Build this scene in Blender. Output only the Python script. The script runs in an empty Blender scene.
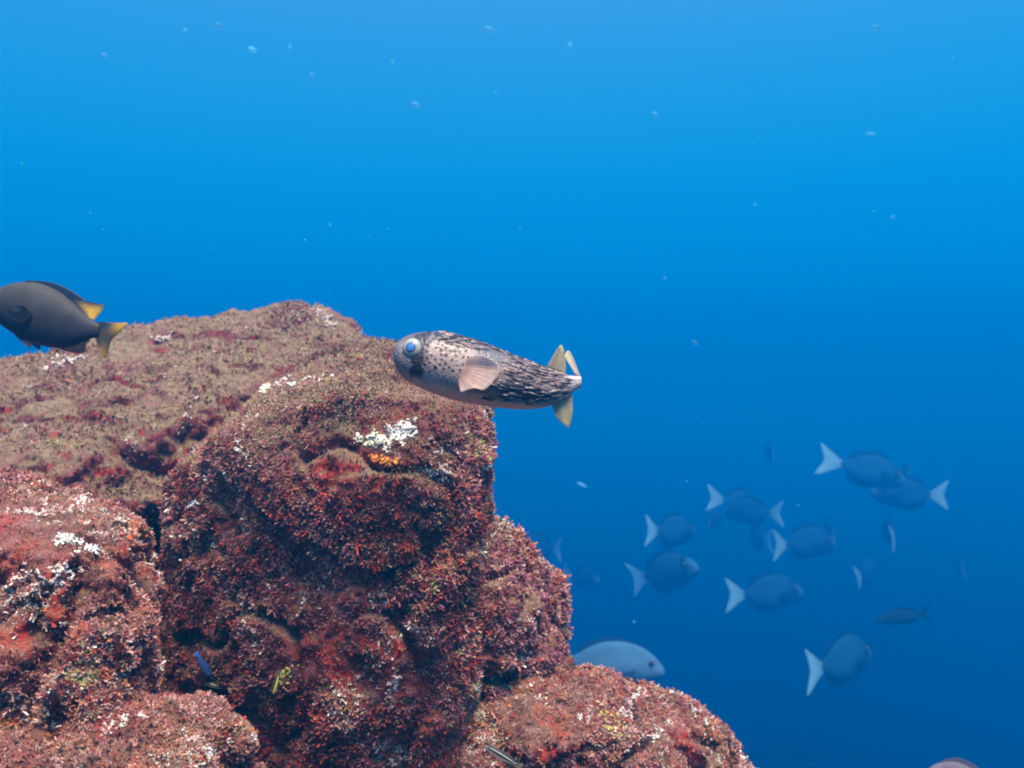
import bpy, bmesh, math, random
import numpy as np
from mathutils import Vector, Matrix, Euler
from mathutils.bvhtree import BVHTree

random.seed(7)
RNG = np.random.default_rng(7)
S = bpy.context.scene
C = S.collection
R = math.radians

# ------------------------------------------------------------------ camera
PITCH, FPX = R(3.0), 924.0
cam = bpy.data.cameras.new('camera')
cam.sensor_width = 36.0
cam.lens = 36.0 * FPX / 1024.0
cam.dof.use_dof = True
cam.dof.focus_distance = .66
cam.dof.aperture_fstop = 12
cam.clip_start, cam.clip_end = 0.02, 200.0
cam_o = bpy.data.objects.new('camera', cam)
cam_o.rotation_euler = (math.pi / 2 + PITCH, 0, 0)
C.objects.link(cam_o)
S.camera = cam_o
FW = np.array([0, math.cos(PITCH), math.sin(PITCH)])
UP = np.array([0, -math.sin(PITCH), math.cos(PITCH)])
RT = np.array([1.0, 0, 0])


def P(px, py, d):
    """world point seen at pixel (px, py), d metres in front of the lens"""
    return d * (FW + (px - 512) / FPX * RT + (384 - py) / FPX * UP)


# ------------------------------------------------------------------ light
SUN_EL, SUN_AZ = R(66), R(162)          # azimuth clockwise from +Y: behind the camera, a little right
w = bpy.data.worlds.new('World')
S.world = w
w.use_nodes = True
nt = w.node_tree
nt.nodes.clear()
wout = nt.nodes.new('ShaderNodeOutputWorld')
tc = nt.nodes.new('ShaderNodeTexCoord')
sep = nt.nodes.new('ShaderNodeSeparateXYZ')
nt.links.new(tc.outputs['Generated'], sep.inputs[0])
mr = nt.nodes.new('ShaderNodeMapRange')
mr.inputs[1].default_value, mr.inputs[2].default_value = -1, 1
nt.links.new(sep.outputs['Z'], mr.inputs[0])
ramp = nt.nodes.new('ShaderNodeValToRGB')
nt.links.new(mr.outputs[0], ramp.inputs[0])


def lin(r, g, b):
    f = lambda c: c / 12.92 if c <= .04045 else ((c + .055) / 1.055) ** 2.4
    return (f(r / 255), f(g / 255), f(b / 255))


# the light field under water: dark blue from below, bright blue from above
WATER = [(-1.0, (0, 30, 56)), (-.5, (0, 40, 72)), (-.33, (0, 48, 88)), (-.2, (0, 78, 128)),
         (-.08, (0, 140, 204)), (.03, (0, 178, 244)), (.14, (0, 184, 248)), (.26, (16, 182, 244)),
         (.36, (52, 178, 238)), (.43, (74, 175, 232)), (.62, (96, 178, 236)), (1.0, (140, 205, 250))]
el = ramp.color_ramp.elements
while len(el) < len(WATER):
    el.new(.5)
for e, (z, c) in zip(el, WATER):
    e.position = (z + 1) / 2
for e, (z, c) in zip(el, WATER):
    e.color = (*lin(*c), 1)
bgw = nt.nodes.new('ShaderNodeBackground')
bgw.inputs[1].default_value = .354
nt.links.new(ramp.outputs[0], bgw.inputs[0])
# the sky itself, seen only inside the bright round window straight overhead
sky = nt.nodes.new('ShaderNodeTexSky')
sky.sky_type = 'NISHITA'
sky.sun_disc = False
sky.sun_elevation, sky.sun_rotation = SUN_EL, SUN_AZ
win = nt.nodes.new('ShaderNodeMapRange')
win.interpolation_type = 'SMOOTHSTEP'
win.inputs[1].default_value, win.inputs[2].default_value = .60, .80
nt.links.new(sep.outputs['Z'], win.inputs[0])
mul = nt.nodes.new('ShaderNodeMix')
mul.data_type, mul.blend_type = 'RGBA', 'MULTIPLY'
mul.inputs[0].default_value = 1
nt.links.new(sky.outputs[0], mul.inputs[6])
nt.links.new(win.outputs[0], mul.inputs[7])
bgs = nt.nodes.new('ShaderNodeBackground')
bgs.inputs[1].default_value = .15
nt.links.new(mul.outputs[2], bgs.inputs[0])
add = nt.nodes.new('ShaderNodeAddShader')
nt.links.new(bgw.outputs[0], add.inputs[0])
nt.links.new(bgs.outputs[0], add.inputs[1])
nt.links.new(add.outputs[0], wout.inputs[0])

sun = bpy.data.lights.new('sun', 'SUN')
sun.energy = 4.9
sun.angle = R(22)
sun.color = (1.0, .86, .66)
sun_o = bpy.data.objects.new('sun', sun)
sd = Vector((math.sin(SUN_AZ) * math.cos(SUN_EL), math.cos(SUN_AZ) * math.cos(SUN_EL), math.sin(SUN_EL)))
sun_o.rotation_euler = sd.to_track_quat('Z', 'Y').to_euler()
sun_o.location = sd * 5
C.objects.link(sun_o)

S.view_settings.view_transform = 'Standard'
S.view_settings.look = 'None'
S.view_settings.exposure = 1.5
S.view_settings.gamma = 1.0
S.cycles.use_denoising = True
S.cycles.filter_width = 2.0
S.cycles.volume_bounces = 1
S.cycles.max_bounces = 6

# ------------------------------------------------------------------ helpers


def tag(o, label=None, cat=None, group=None, kind=None):
    for k, v in (('label', label), ('category', cat), ('group', group), ('kind', kind)):
        if v:
            o[k] = v
    return o


def empty(name, loc=(0, 0, 0), rot=(0, 0, 0)):
    o = bpy.data.objects.new(name, None)
    o.empty_display_size = .02
    o.location, o.rotation_euler = loc, rot
    C.objects.link(o)
    return o


class Geo:
    """collects vertices, tris / quads and a colour per vertex"""

    def __init__(s):
        s.v, s.c, s.f3, s.f4, s.n = [], [], [], [], 0

    def add(s, v, f, c):
        v = np.asarray(v, float).reshape(-1, 3)
        f = np.asarray(f, int)
        c = np.asarray(c, float)
        if c.ndim == 1:
            c = np.tile(c, (len(v), 1))
        s.v.append(v)
        s.c.append(c[:, :3])
        if len(f):
            (s.f3 if f.shape[1] == 3 else s.f4).append(f + s.n)
        s.n += len(v)

    def build(s, name, mat, parent=None, smooth=True, offset=(0, 0, 0)):
        v = np.concatenate(s.v) - np.asarray(offset)
        c = np.concatenate(s.c)
        f3 = np.concatenate(s.f3) if s.f3 else np.zeros((0, 3), int)
        f4 = np.concatenate(s.f4) if s.f4 else np.zeros((0, 4), int)
        me = bpy.data.meshes.new(name)
        fill_mesh(me, v, f3, f4, smooth)
        a = me.color_attributes.new('Col', 'FLOAT_COLOR', 'POINT')
        a.data.foreach_set('color', np.hstack([c, np.ones((len(c), 1))]).astype(np.float32).ravel())
        if mat:
            me.materials.append(mat)
        o = bpy.data.objects.new(name, me)
        C.objects.link(o)
        if parent:
            o.parent = parent
        return o


def fill_mesh(me, v, f3, f4, smooth=True):
    nl = f3.size + f4.size
    nf = len(f3) + len(f4)
    me.vertices.add(len(v))
    me.vertices.foreach_set('co', np.asarray(v, np.float32).ravel())
    me.loops.add(nl)
    me.polygons.add(nf)
    me.loops.foreach_set('vertex_index', np.concatenate([f3.ravel(), f4.ravel()]).astype(np.int32))
    st = np.concatenate([np.arange(len(f3)) * 3, f3.size + np.arange(len(f4)) * 4]).astype(np.int32)
    me.polygons.foreach_set('loop_start', st)
    me.update(calc_edges=True)
    me.validate()
    me.polygons.foreach_set('use_smooth', np.full(len(me.polygons), smooth))


def _hash(ix, iy, iz, seed):
    h = (ix * 374761393 + iy * 668265263 + iz * 2147483647 + seed * 1274126177) & 0xffffffff
    h = ((h ^ (h >> 13)) * 1274126177) & 0xffffffff
    h = ((h ^ (h >> 16)) * 2246822519) & 0xffffffff
    return (h ^ (h >> 15)) & 0xffffffff


def noise(p, freq, seed=0):
    """smooth value noise in -1..1"""
    q = np.asarray(p) * freq + seed * 17.31
    i = np.floor(q).astype(np.int64)
    f = q - i
    u = f * f * f * (f * (f * 6 - 15) + 10)
    r = 0
    for dx in (0, 1):
        for dy in (0, 1):
            for dz in (0, 1):
                h = _hash(i[:, 0] + dx, i[:, 1] + dy, i[:, 2] + dz, seed) / 2147483647.5 - 1
                r = r + h * (u[:, 0] if dx else 1 - u[:, 0]) * (u[:, 1] if dy else 1 - u[:, 1]) * (u[:, 2] if dz else 1 - u[:, 2])
    return r


def fbm(p, freq, octv=4, seed=0, gain=.5):
    a, t, s = 1.0, 0, 0
    for k in range(octv):
        t = t + a * noise(p, freq * 2.03 ** k, seed + k)
        s += a
        a *= gain
    return t / s


def worley(p, freq, seed=0):
    q = np.asarray(p) * freq
    i = np.floor(q).astype(np.int64)
    best = np.full(len(q), 9.0)
    for dx in (-1, 0, 1):
        for dy in (-1, 0, 1):
            for dz in (-1, 0, 1):
                c = i + np.array([dx, dy, dz])
                o = np.stack([_hash(c[:, 0], c[:, 1], c[:, 2], seed + k) / 4294967295.0 for k in (1, 2, 3)], 1)
                best = np.minimum(best, ((c + o - q) ** 2).sum(1))
    return np.sqrt(best)


def cellrand(p, freq, seed=0):
    """a random level per Voronoi cell: flat-faced blocks with sharp steps between them"""
    q = np.asarray(p) * freq
    i = np.floor(q).astype(np.int64)
    best, val = np.full(len(q), 9.0), np.zeros(len(q))
    for dx in (-1, 0, 1):
        for dy in (-1, 0, 1):
            for dz in (-1, 0, 1):
                c = i + np.array([dx, dy, dz])
                o = np.stack([_hash(c[:, 0], c[:, 1], c[:, 2], seed + k) / 4294967295.0 for k in (1, 2, 3)], 1)
                e = ((c + o - q) ** 2).sum(1)
                m = e < best
                best[m] = e[m]
                val[m] = (_hash(c[:, 0], c[:, 1], c[:, 2], seed + 7) / 4294967295.0)[m]
    return val


def sstep(a, b, x):
    t = np.clip((x - a) / (b - a), 0, 1)
    return t * t * (3 - 2 * t)


def catmull(xs, ys, x):
    """smooth curve through (xs, ys): monotone-ish cubic"""
    xs, ys, x = map(lambda a: np.asarray(a, float), (xs, ys, x))
    m = np.gradient(ys, xs)
    i = np.clip(np.searchsorted(xs, x) - 1, 0, len(xs) - 2)
    h = xs[i + 1] - xs[i]
    t = (x - xs[i]) / h
    return ((2 * t**3 - 3 * t**2 + 1) * ys[i] + (t**3 - 2 * t**2 + t) * h * m[i]
            + (-2 * t**3 + 3 * t**2) * ys[i + 1] + (t**3 - t**2) * h * m[i + 1])


# ------------------------------------------------------------------ materials


def newmat(name):
    m = bpy.data.materials.new(name)
    m.use_nodes = True
    n = m.node_tree
    return m, n, n.nodes['Principled BSDF']


def attr_mat(name, rough=.6, spec=.3, noise_amt=.25, noise_scale=120., transl=0., sss=0.):
    """base colour from the mesh's own colour attribute, broken up by fine noise"""
    m, n, b = newmat(name)
    a = n.nodes.new('ShaderNodeAttribute')
    a.attribute_name = 'Col'
    t = n.nodes.new('ShaderNodeTexCoord')
    no = n.nodes.new('ShaderNodeTexNoise')
    no.inputs['Scale'].default_value = noise_scale
    no.inputs['Detail'].default_value = 4
    n.links.new(t.outputs['Object'], no.inputs['Vector'])
    mr = n.nodes.new('ShaderNodeMapRange')
    mr.inputs[3].default_value, mr.inputs[4].default_value = 1 - noise_amt * 1.6, 1 + noise_amt * 1.6
    mr.inputs[1].default_value, mr.inputs[2].default_value = .2, .8
    n.links.new(no.outputs['Fac'], mr.inputs[0])
    mx = n.nodes.new('ShaderNodeMix')
    mx.data_type, mx.blend_type = 'RGBA', 'MULTIPLY'
    mx.inputs[0].default_value = 1
    n.links.new(a.outputs['Color'], mx.inputs[6])
    n.links.new(mr.outputs[0], mx.inputs[7])
    n.links.new(mx.outputs[2], b.inputs['Base Color'])
    b.inputs['Roughness'].default_value = rough
    b.inputs['Specular IOR Level'].default_value = spec
    if transl:
        tr = n.nodes.new('ShaderNodeBsdfTranslucent')
        n.links.new(mx.outputs[2], tr.inputs[0])
        ms = n.nodes.new('ShaderNodeMixShader')
        ms.inputs[0].default_value = transl
        n.links.new(b.outputs[0], ms.inputs[1])
        n.links.new(tr.outputs[0], ms.inputs[2])
        n.links.new(ms.outputs[0], n.nodes['Material Output'].inputs[0])
    return m


def rock_mat(name, seed, turf, reds, scale=1.0):
    """encrusted reef rock: maroon and red crusts, orange sponge, mauve coralline, brown turf on upward faces"""
    m, n, b = newmat(name)
    t = n.nodes.new('ShaderNodeTexCoord')
    mp = n.nodes.new('ShaderNodeMapping')
    mp.inputs['Location'].default_value = (seed * 3.1, seed * 1.7, seed * 2.3)
    n.links.new(t.outputs['Object'], mp.inputs[0])

    def nz(sc, det=5, rough=.6, dist=.4):
        x = n.nodes.new('ShaderNodeTexNoise')
        x.inputs['Scale'].default_value = sc * scale
        x.inputs['Detail'].default_value = det
        x.inputs['Roughness'].default_value = rough
        x.inputs['Distortion'].default_value = dist
        n.links.new(mp.outputs[0], x.inputs['Vector'])
        return x.outputs['Fac']

    def ramp_(fac, a, bb):
        x = n.nodes.new('ShaderNodeMapRange')
        x.interpolation_type = 'SMOOTHSTEP'
        x.inputs[1].default_value, x.inputs[2].default_value = a, bb
        n.links.new(fac, x.inputs[0])
        return x.outputs[0]

    def mix(fac, a, bb):
        x = n.nodes.new('ShaderNodeMix')
        x.data_type = 'RGBA'
        n.links.new(fac, x.inputs[0])
        for k, s_ in ((6, a), (7, bb)):
            if isinstance(s_, tuple):
                x.inputs[k].default_value = (*s_, 1)
            else:
                n.links.new(s_, x.inputs[k])
        return x.outputs[2]

    def math_(op, a, bb):
        x = n.nodes.new('ShaderNodeMath')
        x.operation = op
        for k, s_ in ((0, a), (1, bb)):
            if isinstance(s_, (int, float)):
                x.inputs[k].default_value = s_
            else:
                n.links.new(s_, x.inputs[k])
        return x.outputs[0]

    col = mix(ramp_(nz(28), .38, .62), (.07, .013, .015), (.26, .05, .045))
    col = mix(ramp_(nz(62), .50, .66), col, (.30, .13, .13))                       # mauve coralline crust
    col = mix(ramp_(nz(34), .56 - reds * .06, .66), col, (.46, .030, .016))        # red sponge
    col = mix(ramp_(nz(75), .62, .70), col, (.44, .12, .025))                      # orange crust
    col = mix(ramp_(nz(48), .60, .70), col, (.05, .035, .05))                      # dark film
    geo = n.nodes.new('ShaderNodeNewGeometry')
    sp = n.nodes.new('ShaderNodeSeparateXYZ')
    n.links.new(geo.outputs['Normal'], sp.inputs[0])
    topf = math_('ADD', sp.outputs['Z'], math_('MULTIPLY', math_('SUBTRACT', nz(30), .5), .7))
    turfc = mix(ramp_(nz(110), .35, .65), (.15, .085, .045), (.25, .165, .098))
    turfc = mix(ramp_(nz(24), .50, .66), turfc, (.20, .085, .07))
    col = mix(math_('MULTIPLY', ramp_(topf, .1, .55), turf), col, turfc)
    col = mix(ramp_(nz(170, 3, .5), .70, .76), col, (.46, .36, .33))               # pale specks
    n.links.new(col, b.inputs['Base Color'])
    b.inputs['Roughness'].default_value = .75
    b.inputs['Specular IOR Level'].default_value = .25
    bp = n.nodes.new('ShaderNodeBump')
    bp.inputs['Strength'].default_value = 1.0
    bp.inputs['Distance'].default_value = .0042
    n.links.new(nz(330, 6, .7), bp.inputs['Height'])
    n.links.new(bp.outputs[0], b.inputs['Normal'])
    return m


M_ALGA = attr_mat('coralline_algae', .7, .2, .18, 300, transl=.12)
M_CRUST = attr_mat('white_crust', .75, .2, .3, 250)
M_SKIN = attr_mat('fish_skin', .45, .4, .14, 260)
_b = M_SKIN.node_tree.nodes['Principled BSDF']
_t = M_SKIN.node_tree.nodes.new('ShaderNodeTexCoord')
_v = M_SKIN.node_tree.nodes.new('ShaderNodeTexVoronoi')
_v.inputs['Scale'].default_value = 520
M_SKIN.node_tree.links.new(_t.outputs['Object'], _v.inputs['Vector'])
_bp = M_SKIN.node_tree.nodes.new('ShaderNodeBump')
_bp.invert = True
_bp.inputs['Strength'].default_value = .32
_bp.inputs['Distance'].default_value = .0012
M_SKIN.node_tree.links.new(_v.outputs['Distance'], _bp.inputs['Height'])
M_SKIN.node_tree.links.new(_bp.outputs[0], _b.inputs['Normal'])
M_SCALE = attr_mat('fish_scales', .65, .15, .2, 90)
M_FAR = attr_mat('far_fish_skin', .9, .04, .15, 6)
M_FARFIN = attr_mat('far_fish_fin', .9, .04, .1, 6, transl=.45)
M_FIN = attr_mat('fish_fin', .5, .3, .15, 150, transl=.45)
_fo = M_FIN.node_tree.nodes['Material Output']
_fs = _fo.inputs[0].links[0].from_socket
_ft = M_FIN.node_tree.nodes.new('ShaderNodeBsdfTransparent')
_fm = M_FIN.node_tree.nodes.new('ShaderNodeMixShader')
_fm.inputs[0].default_value = .30
M_FIN.node_tree.links.new(_fs, _fm.inputs[1])
M_FIN.node_tree.links.new(_ft.outputs[0], _fm.inputs[2])
M_FIN.node_tree.links.new(_fm.outputs[0], _fo.inputs[0])
M_EYE = attr_mat('fish_eye', .22, .3, .0, 100)

# ------------------------------------------------------------------ boulders


def remesh_smooth(bm, voxel, it, voxel2):
    me = bpy.data.meshes.new('tmp')
    bm.to_mesh(me)
    o = bpy.data.objects.new('tmp', me)
    C.objects.link(o)
    a = o.modifiers.new('a', 'REMESH')
    a.mode, a.voxel_size = 'VOXEL', voxel
    s_ = o.modifiers.new('s', 'SMOOTH')
    s_.factor, s_.iterations = .5, it
    b_ = o.modifiers.new('b', 'REMESH')
    b_.mode, b_.voxel_size = 'VOXEL', voxel2
    s2 = o.modifiers.new('s2', 'SMOOTH')
    s2.factor, s2.iterations = .5, 4
    bpy.context.view_layer.update()
    dg = bpy.context.evaluated_depsgraph_get()
    ev = bpy.data.meshes.new_from_object(o.evaluated_get(dg))
    bpy.data.objects.remove(o)
    return ev


def mesh_np(me):
    n = len(me.vertices)
    v = np.empty(n * 3, np.float32)
    me.vertices.foreach_get('co', v)
    nn = np.empty(n * 3, np.float32)
    me.vertices.foreach_get('normal', nn)
    return v.reshape(-1, 3).astype(float), nn.reshape(-1, 3).astype(float)


def hull_into(bm, pts):
    b2 = bmesh.new()
    for p in pts:
        b2.verts.new(p)
    r = bmesh.ops.convex_hull(b2, input=b2.verts)
    bmesh.ops.delete(b2, geom=[g for g in r['geom_interior'] if isinstance(g, bmesh.types.BMVert)], context='VERTS')
    t = bpy.data.meshes.new('t')
    b2.to_mesh(t)
    bm.from_mesh(t)
    bpy.data.meshes.remove(t)


BVH = {}


def boulder(name, label, hulls, mat, seed, voxel=.0026, it=14, amp=1.0, coarse=.009, ledge=.006):
    """hulls: lists of (px, py, depth) corner points; several hulls fuse into one rock"""
    bm = bmesh.new()
    for h in hulls:
        hull_into(bm, [P(*p) for p in h])
    me = remesh_smooth(bm, coarse, it, voxel)
    v, nn = mesh_np(me)
    flat_ = 1 - .6 * sstep(.1, .7, nn[:, 2])
    d = .018 * fbm(v, 11, 3, seed) + .012 * fbm(v, 30, 3, seed + 9)
    # broken blocks and ledges on the steep sides
    wob = np.stack([noise(v, 20, seed + k) for k in (41, 42, 43)], 1) * .018
    d += .016 * (cellrand(v + wob, 15, seed + 2) - .5) + .008 * (cellrand(v + wob * .6, 34, seed + 4) - .5)
    tz = v[:, 2] * 10 + (seed % 7 - 3) * 1.6 * v[:, 0] + 2.4 * noise(v, 7, seed + 44) + .3 * noise(v, 30, seed + 45)
    d += ledge * (tz - np.floor(tz)) ** 1.5
    d -= .022 * sstep(.62, 1.0, 1 - np.abs(noise(v + .02 * np.stack([noise(v, 25, seed + k) for k in (31, 32, 33)], 1), 13, seed + 5)) * 1.6)   # fissures
    d += .006 * (0.6 - worley(v + .006 * nn, 42, seed + 3))
    v = v + nn * (d * amp * flat_)[:, None]
    me.vertices.foreach_set('co', v.astype(np.float32).ravel())
    me.update()
    v, nn = mesh_np(me)
    d = .0050 * fbm(v, 95, 3, seed + 20, .6) + .0058 * (.55 - worley(v, 85, seed + 8)) + .0030 * (.55 - worley(v, 190, seed + 9))
    v = v + nn * (d * amp * (1 - .5 * sstep(.1, .7, nn[:, 2])))[:, None]
    base = np.array([v[:, 0].mean(), v[:, 1].mean(), v[:, 2].min()])
    me.vertices.foreach_set('co', (v - base).astype(np.float32).ravel())
    me.update()
    me.name = 'rock'
    me.polygons.foreach_set('use_smooth', np.ones(len(me.polygons), bool))
    me.materials.clear()
    me.materials.append(mat)
    root = empty(name, base)
    tag(root, label, 'boulder', 'boulders of the reef')
    o = bpy.data.objects.new('rock', me)
    C.objects.link(o)
    o.parent = root
    v, nn = mesh_np(me)
    v += base
    polys = [tuple(p.vertices) for p in me.polygons]
    BVH[root.name] = (root, BVHTree.FromPolygons([tuple(x) for x in v], polys), v, nn)
    return root


def hit(px, py, only=None):
    d = Vector(P(px, py, 1.0)).normalized()
    best = None
    for k, (r, b, v, nn) in BVH.items():
        if only and r is not only:
            continue
        h = b.ray_cast(Vector((0, 0, 0)), d)
        if h[0] is not None and (best is None or h[3] < best[2]):
            best = (np.array(h[0]), np.array(h[1]), h[3], r)
    return best


PAL = {
    'mauve': (.31, .115, .105), 'pink': (.47, .25, .205), 'maroon': (.15, .026, .024), 'plum': (.20, .055, .09), 'black': (.035, .018, .022),
    'red': (.34, .04, .025), 'orange': (.46, .16, .05), 'brown': (.185, .108, .056), 'tan': (.29, .195, .115),
    'cream': (.70, .62, .54), 'olive': (.34, .29, .10), 'rust': (.36, .14, .08),
}


def tufts(geo, p, n_, size, col, rng, branches=6, up=.25, thick=.10):
    """branching tufts: at each point p a bunch of short bent three-sided twigs"""
    N = len(p)
    for b in range(branches):
        rd = rng.normal(size=(N, 3))
        d = n_ * .9 + rd * .62
        d[:, 2] += up
        d /= np.linalg.norm(d, axis=1)[:, None]
        bend = rng.normal(size=(N, 3)) * .45
        L = size * rng.uniform(.55, 1.15, N)
        t = thick * size * rng.uniform(.7, 1.3, N)
        side = np.cross(d, rng.normal(size=(N, 3)))
        side /= np.linalg.norm(side, axis=1)[:, None] + 1e-9
        s2 = np.cross(d, side)
        rings = []
        for k, (u, tw) in enumerate(((0, .8), (.55, 1.0), (1.0, .85))):
            c = p + d * (L * u)[:, None] + bend * (L * u * u * .5)[:, None]
            for a in (0, 2.094, 4.189):
                rings.append(c + (side * math.cos(a) + s2 * math.sin(a)) * (t * tw)[:, None])
        V = np.stack(rings, 1)                          # N,9,3
        f = []
        for k in (0, 1):
            for a in range(3):
                a2 = (a + 1) % 3
                f.append((k * 3 + a, k * 3 + a2, k * 3 + 3 + a2, k * 3 + 3 + a))
        F = (np.arange(N)[:, None, None] * 9 + np.array(f)[None]).reshape(-1, 4)
        cc = np.repeat(col[:, None, :], 9, 1)
        cc = cc * rng.uniform(.8, 1.2, (N, 1, 1))
        cc[:, 6:] = cc[:, 6:] * 1.18 + .02
        geo.add(V.reshape(-1, 3), F, cc.reshape(-1, 3))
        geo.add(np.zeros((0, 3)), np.zeros((0, 3), int), np.zeros((0, 3)))
        # tips
        s0 = geo.n - N * 9
        geo.f3.append((np.arange(N)[:, None] * 9 + np.array([6, 7, 8])[None]) + s0)


def grow(root, seed, spacing, size, mixes, turf_mix, turf_size, cover=.72, side_cover=.6, top_bare=.7):
    """cover a boulder with coralline tufts on its sides and short turf on its upper faces"""
    rng = np.random.default_rng(seed)
    _, _, v, nn = BVH[root.name]
    rel = v @ np.stack([RT, UP, FW], 1)
    px = 512 + FPX * rel[:, 0] / np.maximum(rel[:, 2], .05)
    py = 384 - FPX * rel[:, 1] / np.maximum(rel[:, 2], .05)
    vd = v / np.linalg.norm(v, axis=1)[:, None]
    facing = -(nn * vd).sum(1)
    ok = (px > -160) & (px < 1100) & (py > 250) & (py < 900) & (facing > -.55)
    idx = np.where(ok)[0]
    vox = len(idx)
    base = np.array(root.location)
    geo = Geo()
    # coralline tufts
    area = 2.6e-3 ** 2
    for (sp, sz, mixd, top, cov, br, th, sd) in ((spacing, size, mixes, False, side_cover, 6, .15, 1), (spacing * .75, turf_size, turf_mix, True, cover, 4, .16, 2)):
        want = int(len(idx) * area / sp ** 2)
        pick = rng.choice(idx, min(want, len(idx)), replace=False)
        q, m_ = v[pick], nn[pick]
        topness = m_[:, 2] + .35 * noise(q, 30, seed + 50)
        dens = fbm(q, 22, 3, seed + 60) * .9 + .5 + .35 * noise(q, 70, seed + 61)
        if top:
            keep = (sstep(.15, .6, topness) * rng.uniform(size=len(q)) > 1 - cov) | (rng.uniform(size=len(q)) < .30)
        else:
            keep = (dens > 1 - cov - .25) & (rng.uniform(size=len(q)) > sstep(.25, .7, topness) * top_bare)
        q, m_ = q[keep], m_[keep]
        names = list(mixd)
        # species patches: colour picked by low-frequency noise plus jitter
        key = np.clip(fbm(q, 26, 3, seed + 70 + sd) * .95 + .5 + rng.normal(size=len(q)) * .16, 0, .9999)
        cum = np.cumsum([mixd[k] for k in names])
        cum = cum / cum[-1]
        ci = np.searchsorted(cum, key)
        col = np.array([PAL[k] for k in names])[ci] * rng.uniform(.7, 1.25, (len(q), 1))
        s_ = sz * rng.uniform(.6, 1.45, len(q)) * (1 + .5 * noise(q, 18, seed + 80))
        tufts(geo, q - m_ * .0008, m_, s_, col, rng, br, .25 if top else .15, th)
    o = geo.build('algae_cover', M_ALGA, root, smooth=False, offset=base)
    tag(o, kind='stuff')
    return o


def blob(rng, c, n_, r, flat=.5, seg=8):
    """one small irregular lump sitting on a surface"""
    n_ = n_ / np.linalg.norm(n_)
    t = np.cross(n_, rng.normal(size=3))
    t /= np.linalg.norm(t)
    b = np.cross(n_, t)
    V = [c + n_ * r * flat * rng.uniform(.8, 1.2)]
    for (rr, hh) in ((.55, .85), (.95, .35), (1.05, -.2)):
        for k in range(seg):
            a = k * 2 * math.pi / seg
            j = rng.uniform(.75, 1.2)
            V.append(c + (t * math.cos(a) + b * math.sin(a)) * r * rr * j + n_ * r * flat * hh)
    F3 = [(0, 1 + k, 1 + (k + 1) % seg) for k in range(seg)]
    F4 = [(1 + i * seg + k, 1 + (i + 1) * seg + k, 1 + (i + 1) * seg + (k + 1) % seg, 1 + i * seg + (k + 1) % seg)
          for i in range(2) for k in range(seg)]
    return np.array(V), F3, F4


def patch(name, label, px, py, rx, ry, n, size, cols, seed, only=None, rot=0, flat=.32):
    """an encrusting cluster of lumps grown onto the boulder around one spot"""
    rng = np.random.default_rng(seed)
    h0 = hit(px, py, only)
    if h0 is None:
        return
    root = h0[3]
    g = Geo()
    cr, sr = math.cos(rot), math.sin(rot)
    made = 0
    n, size = int(n * 2.3), size * .42
    cl = rng.normal(size=(5, 2)) * .42
    pos, nrm, cs = [], [], []
    for _ in range(n * 3):
        if made >= n:
            break
        u, v_ = cl[rng.integers(5)] + rng.normal(size=2) * .32
        h = hit(px + u * rx * cr - v_ * ry * sr, py + u * rx * sr + v_ * ry * cr, root)
        if h is None or abs(h[2] - h0[2]) > .06:
            continue
        r = size * rng.uniform(.4, 1.1) * (1 + rng.random() ** 4)
        V, F3, F4 = blob(rng, h[0] + h[1] * .0012, h[1] + rng.normal(size=3) * .25, r, flat)
        c = np.array(cols[rng.integers(len(cols))]) * rng.uniform(.85, 1.1)
        k0 = g.n
        g.add(V, F4, c)
        g.f3.append(np.array(F3) + k0)
        made += 1
        if name == 'white_crust':
            pos.append(h[0])
            nrm.append(h[1])
            cs.append(c)
    if pos:
        g = Geo()
        n_ = np.array(nrm)
        tufts(g, np.array(pos) - n_ * .0006, n_, size * 1.6 * rng.uniform(.6, 1.7, len(pos)), np.array(cs), rng, 7, .1, .30)
    if made:
        o = g.build(name, M_CRUST, root, smooth=True, offset=np.array(root.location))
        if label:
            o['label'] = label
    return


rmA = rock_mat('reef_rock_turf', 1, 1.0, .6)
rmB = rock_mat('reef_rock_red', 2, .85, 1.2)
rmC = rock_mat('reef_rock_front', 3, .45, 1.0)

# ridge boulder at the back left
back = boulder('boulder', 'long brown turf topped boulder forming the ridge behind the dark damselfish tail', [
    [(-260, 430, 1.0), (-60, 392, 1.05), (60, 346, 1.12), (140, 328, 1.16), (230, 312, 1.2), (295, 299, 1.22), (335, 312, 1.2), (375, 345, 1.18),
     (-260, 520, .92), (-20, 470, .90), (80, 462, .93), (180, 425, .98), (260, 380, 1.06), (330, 352, 1.1),
     (-260, 640, .98), (0, 520, .94), (120, 520, .93), (230, 470, 1.05), (330, 440, 1.1),
     (-260, 480, 1.6), (100, 420, 1.7), (330, 370, 1.6), (380, 400, 1.4), (-260, 700, 1.6), (350, 700, 1.6)]],
    rmA, 11, voxel=.0034, it=10)
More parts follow.
